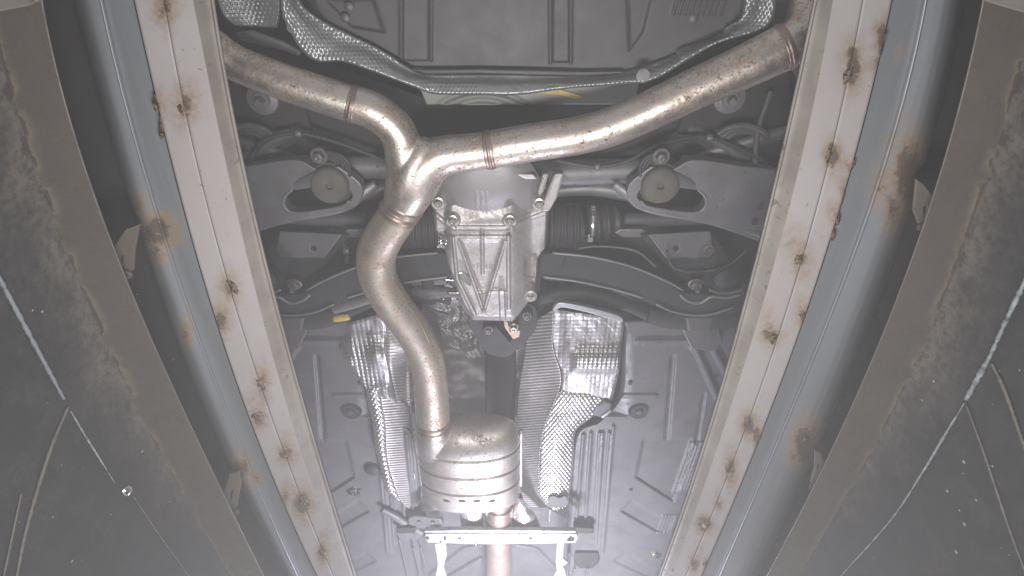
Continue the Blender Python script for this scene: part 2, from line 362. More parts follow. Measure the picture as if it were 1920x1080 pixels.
for par, lst in ((cl, [(278, 402, 8), (284, 440, 7), (290, 424, 5), (298, 466, 8), (462, 882, 8), (472, 893, 6), (345, 628, 5)]),
                 (cr, [(1690, 300, 9), (1680, 322, 11), (1662, 330, 6), (1655, 368, 10), (1668, 385, 7), (1645, 352, 8), (1490, 832, 8), (1510, 825, 7), (1482, 850, 7), (1478, 857, 4)])):
    for x, y, r in lst: bead(par, x, y, H0 + .016, r * .8)

def mk_beam(side, inn, out, label, seed):
    t = thing('edge_beam', label, 'beam', 'brown beams along the pit walls')
    c = curve; w = .584
    def st(X, Y):
        o = c(out)(Y); d = np.abs(X - o); band = 4 + 15 * fb(X * .3 + seed * 31, Y + seed, 60.) * sstep(1300, 500, Y)
        return np.clip(1.25 * np.exp(-d / band * 1.5) * (.15 + 1.4 * sstep(.35, .62, fb(X + seed * 9, Y * (.8 + .02 * seed), 34.))), 0, 1.2)
    strip('beam_flange', [(c(inn), w + .02), (c(inn), w), (c(out), w)], m_beam, t, stain=st, wob=.0015)
    strip('gap_shade_web', [(c(inn), w + .02), (c(add(inn, -side * 2)), w + .25)], m_dark, t, step=16)  # dark upright added at the flange edge to shade the gap
    return t
def end_plate(parent, pts): plate('end_plate', pts, .575, .006, m_lip, parent, .002, label='pale plate across the end of the beam')
bl = mk_beam(1, Lb_i, Lb_o, 'brown steel beam at the left with rust along its outer edge', 5)
br = mk_beam(-1, Rb_i, Rb_o, 'brown steel beam at the right with rust along its outer edge', 11)

end_plate(bl, [(-60, -60), (76, -60), (72, 2), (50, 12), (0, 22), (-60, 30)]); end_plate(br, [(1835, -60), (1990, -60), (1980, 34), (1920, 24), (1885, 14), (1850, 3)])
def mk_wall(side, out, label, seed):
    t = thing('pit_wall', label, 'wall', 'dark walls of the inspection pit')
    ys = np.arange(-500, 1500, 12.0); top = P(curve(out)(np.clip(ys, -130, 1300)) - (ys < -130) * (ys + 130) * -.28 * side, ys, .584)
    zs = np.linspace(.60, -.55, 110); n = len(zs)
    V = np.repeat(top[:, None, :], n, 1); V[:, :, 2] = zs[None, :]
    d = .584 - V[:, :, 2]; yy = V[:, :, 1]
    V[:, :, 0] += side * -.004 * (fb(yy * 300 + seed * 50, V[:, :, 2] * 300 + 400, 60.) - .5)
    edge = .014 + .07 * fb(yy * 400 + 30 * seed, d * 100 + 50, 24.)
    s = 1.0 * np.exp(-np.clip(d, 0, 1) / edge * 1.4) * (.3 + 1.1 * fb(yy * 500 + seed, d * 500 + 60, 14.)) * sstep(1.1, .35, yy)
    F = gridf(len(ys), n)
    if side < 0: F = [f[::-1] for f in F]
    mesh_obj('wall_plate', V.reshape(-1, 3), F, m_wall, t, True, s)
    return t, top
wl, topL = mk_wall(1, Lb_o, 'dark steel pit wall at the left, below the rusty beam', 3)
wr, topR = mk_wall(-1, Rb_o, 'dark steel pit wall at the right, below the rusty beam', 8)
def on_wall(px, py, top, side, off=.002):
    k = FPX * CE - (CY - py) * SE; z = .5
    d = np.array([px - CX, k, zc(py)])
    tq = .5 / d[2]
    for _ in range(60):
        p = d * tq; X = np.interp(p[1], top[:, 1], top[:, 0]) + side * (off - .000); tq = tq * .5 + .5 * X / d[0]
    return d * tq
def wstrip(name, pts, top, side, mat, par, off=.004, label=None):
    q = resample(pts, 60); C3 = np.array([on_wall(a, b, top, side, off) for a, b in q[:, :2]])
    rs = np.random.RandomState(9); r = np.array([q[i, 2] / FPX * np.linalg.norm(C3[i]) for i in range(len(q))]) * (.45 + .35 * rs.rand(len(q)))
    V, F = tube_geo(C3, r, 8, True)
    return mesh_obj(name, V, F, mat, par, True, None, label)
wstrip('sealant_line', [(-20, 480, 3.5), (10, 542, 4.5), (70, 655, 4.5), (120, 748, 4)], topL, 1, M('dusty_sealant', (.20, .215, .24), 0, .6, (.12, .13, .14), 60, .8), wl, label='bluish line at the left edge')
wstrip('sealant_line', [(132, 770, 1.6), (165, 825, 2.2), (215, 905, 1.2)], topL, 1, m_streak, wl, label='thin white line')
wstrip('sealant_line', [(250, 930, 1.0), (300, 1005, 1.2), (358, 1085, 1.0)], topL, 1, m_mudline, wl)
wstrip('sealant_line', [(128, 762, 3.5), (92, 850, 3.5), (50, 990, 3), (28, 1100, 3)], topL, 1, m_mudline, wl, label='brown rusty line running down the wall')
wstrip('sealant_line', [(40, 925, 2), (22, 1010, 2), (5, 1090, 2)], topL, 1, m_mudline, wl)
wstrip('sealant_line', [(1935, 500, 5), (1912, 548, 5), (1880, 615, 4), (1856, 668, 4), (1838, 700, 6), (1812, 748, 6)], topR, -1, m_streak, wr, label='wide white streak')
wstrip('sealant_line', [(1808, 756, 1.5), (1778, 805, 3), (1730, 885, 2.2), (1670, 975, 1.6), (1572, 1085, 1.2)], topR, -1, m_streak, wr, label='thin white streak')
wstrip('sealant_line', [(1860, 682, 3.5), (1885, 735, 3.5), (1925, 850, 3)], topR, -1, m_mudline, wr, label='brown rusty line running down the wall')
wstrip('sealant_line', [(1812, 760, 2.2), (1845, 850, 2.2), (1890, 985, 2.2), (1925, 1080, 2)], topR, -1, m_mudline, wr)
p = on_wall(238, 920, topL, 1, .001)
revolve('screw', [(.0, .0), (.0068, 0), (.0068, .002), (.004, .004), (.0, .0042)], m_chrome, wl, p, (1, -.2, -.4))
rs = np.random.RandomState(5)
V = []; F = []
for k in range(60):                                    # paint flecks
    px, py = (rs.uniform(0, 330), rs.uniform(540, 1060)) if k % 2 else (rs.uniform(1620, 1915), rs.uniform(650, 1060))
    s_, tp = (1, topL) if px < 900 else (-1, topR)
    try: q = on_wall(px, py, tp, s_, .002)
    except Exception: continue
    r = .0005 + .0016 * rs.rand() ** 3; b = len(V)
    for a in range(5): V.append((q[0] - .0004 * s_, q[1] + r * math.cos(a * 1.257), q[2] + 1.4 * r * math.sin(a * 1.257)))
    F.append(list(range(b, b + 5)))
fl = mesh_obj('paint_fleck', V, F, M('pale_fleck', (.35, .35, .34), 0, .6), wl, False); fl['kind'] = 'stuff'

# angle brackets tying channel to edge beam
def bracket(label, pts, h, side, slots, bolt):
    t = thing('angle_bracket', label, 'bracket', 'angle brackets between channel and brown beam')
    plate('bracket_plate', pts, lambda x, y: H0 + .012 + .0 * x, .004, M('bracket_steel', (.30, .285, .26), .3, .5, RUST, 40, .6, bump=.3) if 'br' not in globals() else m_brk, t, .0012, holes=[slots])
    revolve('nut', [(0, 0), (.0065, 0), (.0065, .005), (.003, .0055), (.003, .012), (0, .012)], m_boltd, t, P(bolt[0], bolt[1], H0 + .012), (.2, 0, -1), seg=6)
    return t
m_brk = M('bracket_steel', (.12, .113, .105), .3, .5, (.2, .14, .09), 40, .6, bump=.3)
bracket('bent slotted bracket beside the rusty weld of the left channel', [(262, 420), (252, 470), (250, 506), (238, 512), (222, 490), (214, 462), (236, 430)], H0, 1, [(228, 478), (232, 479), (230, 492), (226, 494), (224, 488)], (240, 512))
bracket('bent slotted bracket near the lower end of the left channel', [(448, 884), (452, 905), (444, 950), (436, 958), (418, 928), (430, 890)], H0, 1, [(434, 918), (437, 919), (434, 936), (430, 938), (430, 928)], (442, 957))
bracket('bent bracket beside the large rusty weld of the right channel', [(1718, 335), (1732, 345), (1750, 368), (1742, 405), (1732, 425), (1722, 420), (1712, 395)], H0, -1, [(1732, 388), (1738, 386), (1738, 402), (1733, 404)], (1727, 424))
bracket('bent bracket near the lower end of the right channel', [(1528, 845), (1540, 850), (1546, 868), (1538, 890), (1524, 912), (1520, 905), (1527, 880)], H0, -1, [(1533, 872), (1537, 871), (1537, 882), (1533, 884)], (1523, 910))

# ================================================================== THE CAR
car = thing('car', 'underside of a parked car with its exhaust, differential and shiny heat shields', 'car', loc=(0, 0, 0))

# ---- floor pan and tunnel behind everything
def hpan(px, py, u, v, e):
    tun = 1 - sstep(70, 190, np.abs(px - 925))
    return 1.06 + .10 * tun * sstep(500, 620, py) + .02 * sstep(520, 300, py) + .004 * (fb(px, py + 900, 60.) - .5)
sheet('floor_pan', [(330, -150), (330, 1400)], [(1560, -150), (1560, 1400)], hpan, m_dark, car, step=12)

# ---- tank cover at the top
def htank(px, py, u, v, e):
    h = .935 + .03 * (1 - sstep(0, 16, e)) + .0 * px
    for x, b in ((752, 112), (808, 112), (1032, 117), (1070, 117)): h = h + ridge(px, py, [(x, -60), (x, b)], 1.2, -.004, 3)
    h = h + pad(px, py, [(756, -60), (805, -60), (805, 113), (756, 113)], .004, 4) + pad(px, py, [(1036, -60), (1067, -60), (1067, 116), (1036, 116)], .005, 4)
    for i in range(9): h = h + ridge(px, py, [(1270 + i * 11, 0), (1262 + i * 11, 26)], 1.5, -.005, 2) * (py < 60)
    h = h + pad(px, py, [(612, 0), (700, 0), (720, 60), (660, 50)], .006, 8) + pad(px, py, [(1175, -40), (1230, -40), (1205, 60), (1180, 95)], .005, 8)
    return h
sheet('fuel_tank', [(560, -80), (585, 20), (640, 60), (720, 100), (770, 130), (800, 150)], [(1440, -80), (1405, 10), (1370, 60), (1290, 95), (1230, 118), (1190, 148)], htank, m_plast2, car, step=3, label='flat dark plastic tank with moulded ribs')
plate('fuel_tank_lip', [(760, 129), (800, 139), (900, 138), (1000, 141), (1100, 143), (1170, 139), (1170, 134), (1100, 135), (1000, 132), (900, 130), (800, 131)], .918, .006, m_plast2, car, .002)
rs = np.random.RandomState(2)
for x, y in ((648, 33), (655, 12), (1300, 34)):
    revolve('clip', [(0, 0), (.007, 0), (.007, .004), (.004, .006), (0, .006)], m_boltd, car, P(x, y, .938), (0, 0, -1), seg=12)

# ---- upper heat shield strip
def hsh(px, py, u, v, e):
    return .905 + .014 * np.cos(u * 3.14) + .008 * (fb(px, py + 50, 45.) - .5) - .003 * np.exp(-((u - .5) / .2) ** 2) + .006 * (1 - sstep(0, 4, e)) + dim(px, py, 'hex', .0065, .0011, .905) * sstep(.35, .6, fb(px + 90, py + 10, 50.) + .35 * (px < 720) + .3 * (px > 1060))
up = [(555, -60), (562, 0), (600, 36), (650, 62), (700, 86), (735, 106), (765, 126), (800, 139), (890, 139), (980, 140), (1100, 142), (1172, 135), (1262, 106), (1275, 92), (1342, 76), (1362, 50), (1392, 26), (1402, -60)]
lo = [(522, -60), (530, 24), (546, 58), (562, 88), (592, 113), (640, 114), (690, 130), (770, 160), (815, 175), (900, 177), (970, 177), (1060, 166), (1170, 157), (1225, 150), (1290, 112), (1350, 78), (1415, 56), (1458, 20)]
def shp(a, b, n0, n1, mat, name, label):
    sheet(name, a[n0:n1], b[n0:n1], hsh, mat, car, step=1.3, label=label)
lo2 = [(525, -60), (530, 24), (546, 58), (562, 88), (592, 113), (640, 114), (690, 130), (770, 160), (815, 175), (900, 177), (970, 177), (1060, 166), (1170, 157), (1225, 150), (1290, 112), (1350, 78), (1440, 46), (1458, -40)]
shp(up, lo2, 0, 18, m_foilo, 'heat_shield', 'long dimpled foil shield curving under the tank')
sheet('heat_shield', [(395, -60), (415, 20), (440, 48)], [(528, -60), (526, 20), (520, 52)], lambda x, y, u, v, e: .90 + .02 * np.sin(u * 3) + .006 * fb(x, y + 80, 30.) + .01 * (1 - sstep(0, 4, e)) + dim(x, y, 'hex', .0065, .0012, .905), m_foilo, car, step=1.3, label='dimpled foil patch at the upper left')
for x, y, r in ((1205, 141, .010), (548, 52, .007)):
    revolve('shield_washer', [(0, -.004), (.004, -.004), (.0045, 0), (r, .001), (r, .003), (0, .003)], m_sub, car, P(x, y, .895), (0, 0, -1), seg=18)
plate('bracket_strap', [(440, 62), (470, 58), (530, 78), (565, 98), (560, 106), (520, 92), (450, 76)], .93, .01, m_sub, car, .003)
# pale floor arc behind the shield
def harc(px, py, u, v, e):
    d = np.hypot((px - 905) * .55, py - 225)
    return .97 + .004 * np.sin(d / 2.6) * (d < 58) * (d > 20) + 0 * px
sheet('floor_section', [(785, 160), (800, 196)], [(1200, 150), (1190, 196)], harc, m_floor, car, step=2.5, curve=False, label='pale primed floor behind the upper foil shield')
plate('yellow_marking', [(1003, 168), (1035, 164), (1092, 180), (1085, 186), (1050, 178), (1010, 174)], .966, .003, m_yellow, car, 0, label='ochre smear')
plate('floor_section', [(350, 60), (560, 100), (700, 150), (820, 192), (1180, 192), (1300, 140), (1480, 60), (1520, 330), (1100, 330), (760, 330), (350, 330)], 1.01, .004, m_dark, car, 0)

# ---- rear subframe
def cross(px, py, u, v, e): return .985 - .03 * np.sin(np.clip(v, 0, 1) * math.pi) + .003 * (fb(px, py + 30, 40.) - .5)
sub = thing('subframe', '', ''); del sub['label']; del sub['category']; sub.parent = car; sub['label'] = 'grey alloy rear subframe with slotted wings'
tube('cross_tube', [(600, 318, .985, 22), (700, 314, .985, 22), (800, 322, .985, 24), (930, 326, .985, 27), (1060, 326, .985, 27), (1160, 322, .985, 25), (1260, 322, .985, 24)], m_sub, sub, fz=.8)
tube('cross_tube', [(1000, 360, .99, 14), (1100, 352, .99, 15), (1180, 360, .985, 18), (1235, 372, .98, 16)], m_sub, sub)
tube('cross_tube', mirp([(1000, 345, .99, 14), (1100, 345, .99, 15), (1180, 360, .985, 18), (1235, 372, .98, 16)]), m_sub, sub)
for fl in (0, 1):
    f = (lambda q: q) if fl else mirp
    wing = [(1222, 312), (1262, 318), (1300, 300), (1380, 310), (1480, 330), (1500, 400), (1470, 470), (1420, 452), (1340, 425), (1240, 402), (1195, 392), (1178, 372), (1180, 345)]
    slot = [(1262, 340), (1290, 347), (1310, 356), (1322, 372), (1320, 388), (1305, 398), (1275, 396), (1230, 390), (1205, 380), (1195, 368), (1210, 350)]
    def hw(x, y):
        xx = x if fl else mir(x); return .928 + 0. * y
    wp = [tuple(map(float, q)) for q in resample(f(wing) + f(wing)[:1], 60)[:-1]]
    sp = [tuple(map(float, q)) for q in resample(f(slot) + f(slot)[:1], 32)[:-1]]
    plate('wing_plate', wp, hw, .022, m_sub, sub, .005, holes=[sp])
    rim = [(1200, 376), (1215, 387), (1250, 394), (1290, 399), (1312, 397), (1324, 384), (1322, 368), (1308, 354)]
    q = resample(f(rim), 40); C3 = P(q[:, 0], q[:, 1], .934 - .004); V, F = tube_geo(C3, .0030, 10)
    mesh_obj('slot_rim', V, F, m_sub, sub)
    # raised boss running outward
    tube('wing_boss', f([(1232, 320, .930, 12), (1256, 334, .925, 15), (1285, 342, .93, 12), (1320, 350, .94, 8)]), m_sub, sub, fz=.7)
    tube('wing_boss', f([(1275, 303, .955, 14), (1340, 320, .955, 18), (1430, 345, .945, 26), (1500, 365, .94, 30)]), m_sub, sub, fz=.5)
    tube('wing_boss', f([(1150, 345, .96, 9), (1182, 368, .95, 10), (1200, 384, .945, 9), (1240, 398, .94, 7), (1340, 415, .935, 7), (1430, 440, .93, 8)]), m_sub, sub, fz=.6)
    c = P(mir(617) if fl else 617, 350, .915)
    revolve('bushing_cup', [(0, -.012), (.030, -.012), (.036, -.006), (.038, .0), (.041, .004), (.042, .05)][::-1] if False else [(0, .006), (.005, .006), (.006, .001), (.010, 0), (.027, .0005), (.0305, .003), (.0325, .009), (.033, .016), (.036, .018), (.036, .032), (0, .032)], m_bush, sub, c, (0.1 * (1 if fl else -1), .1, 1), seg=36)
    bx, by = (1240, 294) if fl else (598, 293)
    revolve('washer', [(0, 0), (.014, 0), (.015, .003), (.012, .005), (0, .005)], m_boltd, sub, P(bx, by, .925), (0, 0, 1), seg=20)
    revolve('bolt', [(0, -.009), (.004, -.011), (.0085, -.009), (.009, -.001), (.010, 0), (0, 0)], m_boltd, sub, P(bx, by, .924), (0, 0, 1), seg=6)
    for k in range(4):
        a = resample(f([(1200 + 5 * k, 330 + 2 * k), (1203 + 5 * k, 305 + 2 * k), (1222 + 4 * k, 290 + 3 * k), (1250, 285 + 3 * k)]), 20)
        V, F = tube_geo(P(a[:, 0], a[:, 1], .93 + .004 * k), .0035, 8); mesh_obj('bushing_fin', V, F, m_rubber, sub)
    revolve('hole_plug', [(0, .0), (.005, 0), (.006, .003), (0, .003)], m_slot, sub, P(*((1416, 418) if fl else mirp([(1416, 418)])[0]), .9135), (0, 0, 1), seg=12)

# ---- upper suspension odds and ends behind the exhaust arms
for fl in (0, 1):
    f = (lambda q: q) if fl else mirp
    plate('spring_seat', f([(1290, 190), (1380, 150), (1480, 130), (1490, 250), (1420, 290), (1330, 285), (1270, 250)]), .985, .01, m_dark, car, .004)
    for k in range(3):
        q = resample(f([(1345 + 6 * k, 252 + 6 * k), (1370 + 3 * k, 238 + 6 * k), (1400, 235 + 6 * k), (1425, 243 + 6 * k), (1440, 256 + 5 * k)]), 24)
        V, F = tube_geo(P(q[:, 0], q[:, 1], .955 + .008 * k), .0045, 10); mesh_obj('coil_turn', V, F, m_plast, car)
    cx, cy = (1370, 186) if fl else (490, 188)
    revolve('strut_mount', [(0, -.003), (.012, -.003), (.014, .001), (.024, .003), (.025, .009), (0, .009)], m_sub, car, P(cx, cy, .925), (0, 0, 1), seg=24, label='pale round mount with its nut')
    revolve('mount_nut', [(0, -.013), (.006, -.013), (.0075, -.010), (.008, -.003), (0, -.003)], m_sub, car, P(cx, cy, .925), (0, 0, 1), seg=6)
    tube('rear_link', f([(1230, 345, .99, 9), (1300, 300, .985, 10), (1400, 268, .975, 12), (1500, 240, .965, 13)]), m_sub if fl else m_plast, car, fz=.7)
    tube('link_arm', f([(1290, 240, .99, 11), (1340, 262, .985, 12), (1400, 300, .975, 13)]), m_plast, car)
tube('brake_line', [(1445, 170, .97, 5), (1420, 250, .96, 5), (1415, 330, .95, 5)], m_plast, car)
tube('brake_line', [(1480, -30, .90, 1.6), (1482, 10, .90, 1.6), (1479, 32, .90, 1.6), (1466, 50, .90, 1.6)], m_white, car, label='thin pale wire at the upper right')
plate('splash_panel', [(1440, -60), (1540, -60), (1540, 140), (1500, 160), (1450, 60)], .96, .004, m_plast, car, .002)

# ---- drive shafts
for fl in (0, 1):
    f = (lambda q: q) if fl else mirp
    ds = thing('drive_shaft', '', ''); del ds['label']; del ds['category']; ds.parent = car
    tube('shaft', f([(1150, 412, .985, 14), (1260, 410, .985, 14), (1420, 408, .985, 14)]), m_plast, ds)
    tube('joint_boot', f([(1030, 425, .975, 44), (1088, 425, .975, 43), (1100, 422, .975, 28)]), m_rubber, ds, n=90, seg=40, mod=lambda t: 1 + .045 * np.sin(t * 2 * math.pi * 6))
    tube('joint_boot', f([(1100, 418, .975, 36), (1140, 415, .975, 32), (1165, 413, .98, 20)]), m_rubber, ds, n=70, seg=40, mod=lambda t: 1 + .09 * np.sin(t * 2 * math.pi * 4))
    tube('boot_clamp', f([(1104, 417, .975, 38.5), (1108, 417, .975, 39), (1113, 417, .975, 38.5)]), m_chrome, ds, n=8, seg=40, label='shiny band clamp')
    plate('clamp_ear', f([(1102, 440), (1113, 440), (1112, 455), (1101, 455)]), .938, .004, m_chrome, ds, .001)

# ---- differential
diff = thing('differential', '', ''); del diff['category']; diff['label'] = 'cast aluminium differential with V shaped ribs'; diff.parent = car
hl_ = [(803, 385), (806, 430), (808, 465), (832, 497), (848, 535), (862, 570), (884, 600)]
hr_ = [(1038, 330), (1036, 420), (1032, 468), (1016, 482), (1012, 545), (1000, 562), (965, 602)]
def hdiff(px, py, u, v, e):
    h = .905 + .05 * (1 - sstep(0, 14, np.minimum(u, 1 - u) * (hr_[0][0] - 803))) + .02 * (1 - sstep(0, 10, e))
    h = h + .012 * sstep(.2, 0, v) + .03 * sstep(955, 1000, px) + .018 * sstep(848, 832, px)
    for pts, w, a in (([(850, 447), (857, 522), (890, 590)], 2.2, -.010), ([(860, 453), (907, 584)], 1.8, -.009), ([(904, 433), (905, 512)], 2., -.008), ([(947, 453), (907, 584)], 1.8, -.009), ([(953, 440), (954, 577)], 2.4, -.011),
                      ([(846, 444), (955, 444)], 2., -.009), ([(898, 547), (950, 547)], 1.2, -.004), ([(845, 427), (960, 427)], 3, -.006), ([(941, 547), (943, 600)], 5., -.010), ([(808, 395), (835, 418), (852, 428)], 3., -.006), ([(960, 424), (1030, 396)], 3., -.006)):
        h = h + ridge(px, py, pts, w * .8, a, 2.5)
    h = h + pad(px, py, [(866, 452), (942, 452), (908, 560)], .004, 5)
    h = h + pad(px, py, [(985, 480), (1003, 476), (1008, 500), (1000, 520), (984, 515)], .008, 8)
    h = h + pad(px, py, [(815, 430), (835, 428), (840, 460), (828, 478), (814, 455)], .010, 6)
    for x in (889, 897, 911, 920): h = h + ridge(px, py, [(x, 495), (x, 503)], .6, -.0015, 1.2)
    h = h + .0012 * (fb(px * 1., py + 20, 10.) - .5)
    return h
sheet('housing', hl_, hr_, hdiff, m_cast, diff, step=1.3, thick=.002, curve=False)
def hcov(px, py, u, v, e):
    r = np.hypot((px - 915) / 108, (py - 338) / 82)
    h = .893 + .055 * np.clip(r, 0, 1.25) ** 3 * .8
    for x in (893, 903, 913):
        for k in range(9): h = h + ridge(px, py, [(x - 2 + (k % 3), 361 + 4.4 * k), (x + 2, 361 + 4.4 * k)], .5, -.0011, 1.)
    return h + ridge(px, py, [(812, 388), (846, 416), (905, 424), (958, 416), (1008, 388)], 2., -.006, 3)
sheet('rear_cover', [(838, 300), (815, 335), (805, 365), (810, 387), (840, 408), (862, 420)], [(992, 300), (1014, 335), (1022, 365), (1018, 385), (985, 408), (962, 420)], hcov, m_castd, diff, step=1.5)
plate('mount_arm', [(1040, 326), (1058, 326), (1046, 370), (1030, 398), (1012, 398), (1026, 362)], .895, .02, m_cast, diff, .004)
plate('mount_arm', [(1018, 326), (1030, 326), (1020, 362), (1010, 372), (1008, 360)], .905, .02, m_cast, diff, .004)
plate('mount_arm', [(962, 326), (1000, 327), (1008, 336), (985, 336)], .90, .01, m_rib, diff, .002)
bolt_me = None
def flange_bolt(parent, x, y, h, s=1., mat=None, ax=(0, 0, 1), name='bolt'):
    return revolve(name, [(0, -.0085 * s), (.003 * s, -.0085 * s), (.0035 * s, -.0105 * s), (.006 * s, -.0105 * s), (.0068 * s, -.009 * s), (.007 * s, -.002 * s), (.0095 * s, -.0015 * s), (.010 * s, 0), (0, 0)], mat or m_bolt, parent, P(x, y, h), ax, seg=12)
for x, y in ((822, 379), (849, 412), (956, 412), (1011, 381)): 
    revolve('bolt_boss', [(0, -.002), (.0105, -.002), (.0135, .003), (.014, .03), (0, .03)], m_cast, diff, P(x, y + 3, .900), (0, 0, 1), seg=20)
    flange_bolt(diff, x, y, .896, .95)
revolve('bolt_boss', [(0, -.004), (.007, -.004), (.0085, -.002), (.012, .0), (.0125, .03), (0, .03)], m_cast, diff, P(995, 556, .90), (0, 0, 1), seg=20)
flange_bolt(diff, 995, 556, .895, .6)
plate('machined_pad', [(860, 512), (866, 512), (882, 522), (883, 537), (878, 536), (862, 524)], .893, .004, m_chrome, diff, .001, label='bright machined spot')
flange_bolt(diff, 833, 450, .905, 1.0, m_chrome, (1, .2, .6))
# actuator and hoses beside it
for pts, mt in (([(760, 498, .95, 9), (790, 494, .95, 9), (812, 494, .95, 8)], m_plast), ([(772, 525, .945, 10), (800, 524, .945, 12), (838, 527, .945, 7)], m_plast), ([(775, 548, .945, 8), (806, 548, .94, 14), (838, 548, .94, 10), (866, 550, .94, 10)], m_plast), ([(795, 470, .96, 13), (800, 520, .95, 15), (806, 565, .95, 14)], m_rubber), ([(782, 400, .97, 16), (788, 470, .965, 16)], m_plast)):
    tube('actuator', pts, mt, car)
for pts in ([(762, 490, .938, 2), (785, 490, .938, 2.2)], [(838, 549, .925, 2.), (866, 549, .925, 2)], [(831, 500, .93, 3), (850, 503, .93, 3)], [(832, 490, .92, 2.4), (838, 496, .92, 2.4)], [(832, 524, .935, 2.5), (856, 526, .935, 2.5)], [(828, 556, .93, 2.8), (833, 560, .93, 2.8)]):
    tube('metal_clip', [pts[0], tuple((a + b) / 2 for a, b in zip(*pts)), pts[1]], m_chrome, car, n=8, seg=10)
for y in (497, 528, 555): tube('hose_band', [(793, y, .945, 15), (815, y, .945, 15)], m_black, car, n=6)

# ---- coupling and prop shaft
cp = plate('shaft_coupling', resample([(878, 592), (905, 594), (930, 612), (950, 634), (958, 640), (962, 612), (962, 590), (978, 574), (1000, 572), (1008, 592), (1004, 618), (992, 634), (968, 656), (955, 668), (925, 668), (905, 655), (890, 630), (878, 608)] + [(878, 592)], 70)[:-1, :2].tolist(), .955, .03, m_black, car, .006, label='black three armed coupling on the differential nose')
for x, y in ((916, 618), (988, 592)): 
    revolve('coupling_sleeve', [(0, 0), (.011, 0), (.0125, .003), (.013, .02), (0, .02)], m_black, cp, P(x, y, .947), (0, 0, 1), seg=20)
    flange_bolt(cp, x, y, .946, .9, m_sub)
flange_bolt(cp, 963, 613, .93, 1.0, m_bolt)
plate('nose_bracket', [(944, 600), (952, 604), (956, 622), (976, 620), (974, 632), (962, 636), (946, 614)], .935, .008, M('rusted_tab', (.42, .33, .26), .5, .5, (.3, .17, .1), 60, .7), cp, .001)
tube('prop_shaft', [(935, 640, 1.0, 30), (938, 680, 1.01, 30), (938, 760, 1.03, 28), (938, 850, 1.05, 27)], M('prop_shaft_paint', (.03, .026, .034), .1, .5, bump=.1), car)

# ---- lower control arms
for fl in (0, 1):
    f = (lambda q: q) if fl else mirp
    arm = plate('control_arm', resample(f([(1014, 484), (1032, 474), (1100, 482), (1180, 500), (1250, 528), (1280, 548), (1330, 552), (1375, 545), (1400, 530), (1412, 545), (1395, 580), (1330, 592), (1270, 590), (1225, 572), (1150, 545), (1080, 530), (1016, 522)]) + f([(1014, 484)]), 90)[:-1, :2].tolist(), lambda x, y: .915 + 0 * x, .035, m_black, car, .005, label='black pressed lower control arm')
    for pts in ([(1036, 474), (1110, 482), (1185, 500), (1250, 527), (1282, 545)], [(1018, 519), (1080, 527), (1150, 542), (1205, 558)]):  # paler metal along the arm edges stands in for their highlight lines
        q = resample(f(pts), 40); V, F = tube_geo(P(q[:, 0], q[:, 1], .9135), .0022, 8); mesh_obj('arm_flange_highlight', V, F, m_sub, arm)
    q = resample(f([(1230, 570), (1262, 584), (1300, 591), (1335, 589), (1375, 576)]), 40); V, F = tube_geo(P(q[:, 0], q[:, 1], .912), .0022, 8); mesh_obj('arm_flange_highlight', V, F, m_sub, arm)
    q = resample(f([(1275, 552), (1290, 564), (1312, 568), (1335, 556), (1362, 558), (1388, 552)]), 40); V, F = tube_geo(P(q[:, 0], q[:, 1], .905), .0030, 8); mesh_obj('arm_flange_highlight', V, F, m_sub, arm)
    q = resample(f([(1330, 543), (1350, 549), (1372, 548), (1390, 543)]), 30); V, F = tube_geo(P(q[:, 0], q[:, 1], .900), .0028, 8); mesh_obj('cam_washer', V, F, m_sub if not fl else m_bush, arm, label='bright crescent edge of the ball joint')
    revolve('ball_joint', [(0, -.005), (.014, -.004), (.022, .002), (.024, .02), (0, .02)], m_black, arm, P(*f([(1360, 528)])[0], .905), (0, 0, 1), seg=24)
    revolve('cam_bolt', [(0, -.02), (.004, -.020), (.0045, -.008), (.010, -.0075), (.0115, -.001), (.014, 0), (0, 0)], m_boltd, arm, P(*f([(1304, 532)])[0], .905), (0, -.3, 1), seg=12)
    plate('arm_bracket', f([(1200, 440), (1330, 432), (1352, 460), (1385, 515), (1392, 540), (1340, 545), (1275, 520), (1240, 490)]), .935, .006, m_black, car, .003)
    plate('arm_gusset', f([(1215, 440), (1332, 434), (1338, 468), (1330, 484), (1248, 484)]), .93, .004, m_plast, car, .003, holes=[f([(1265, 461), (1272, 461), (1274, 468), (1268, 472), (1263, 467)])])
    plate('shaft_guard', f([(1152, 437), (1164, 430), (1206, 430), (1214, 440), (1200, 446), (1168, 446)]), .945, .005, m_sub, car, .002)
    tube('stabiliser_bar', f([(1010, 560, .955, 13), (1060, 548, .955, 12), (1120, 552, .955, 12), (1190, 578, .955, 12), (1240, 600, .955, 13), (1300, 606, .955, 13), (1400, 600, .95, 14)]), m_black, car)
    plate('side_member', f([(1120, 548), (1160, 545), (1210, 575), (1195, 582), (1150, 575)]), .965, .004, m_plast, car, .003)
    tube('toe_link', f([(1215, 592, .94, 16), (1300, 600, .94, 20), (1410, 590, .94, 22)]), m_black, car, fz=.6)
    plate('arm_stop', f([(1285, 596), (1340, 596), (1332, 624), (1290, 622)]), .925, .02, m_plast2, car, .004)
tube('rubber_cap', [(626, 598, .93, 6), (640, 596, .93, 7), (655, 594, .93, 6)], m_yellow, car, n=8, label='ochre cap at the left end of the stabiliser bar')
tube('stabiliser_sleeve', [(626, 580, .93, 9), (660, 570, .93, 10), (710, 555, .93, 9)], m_sub, car)

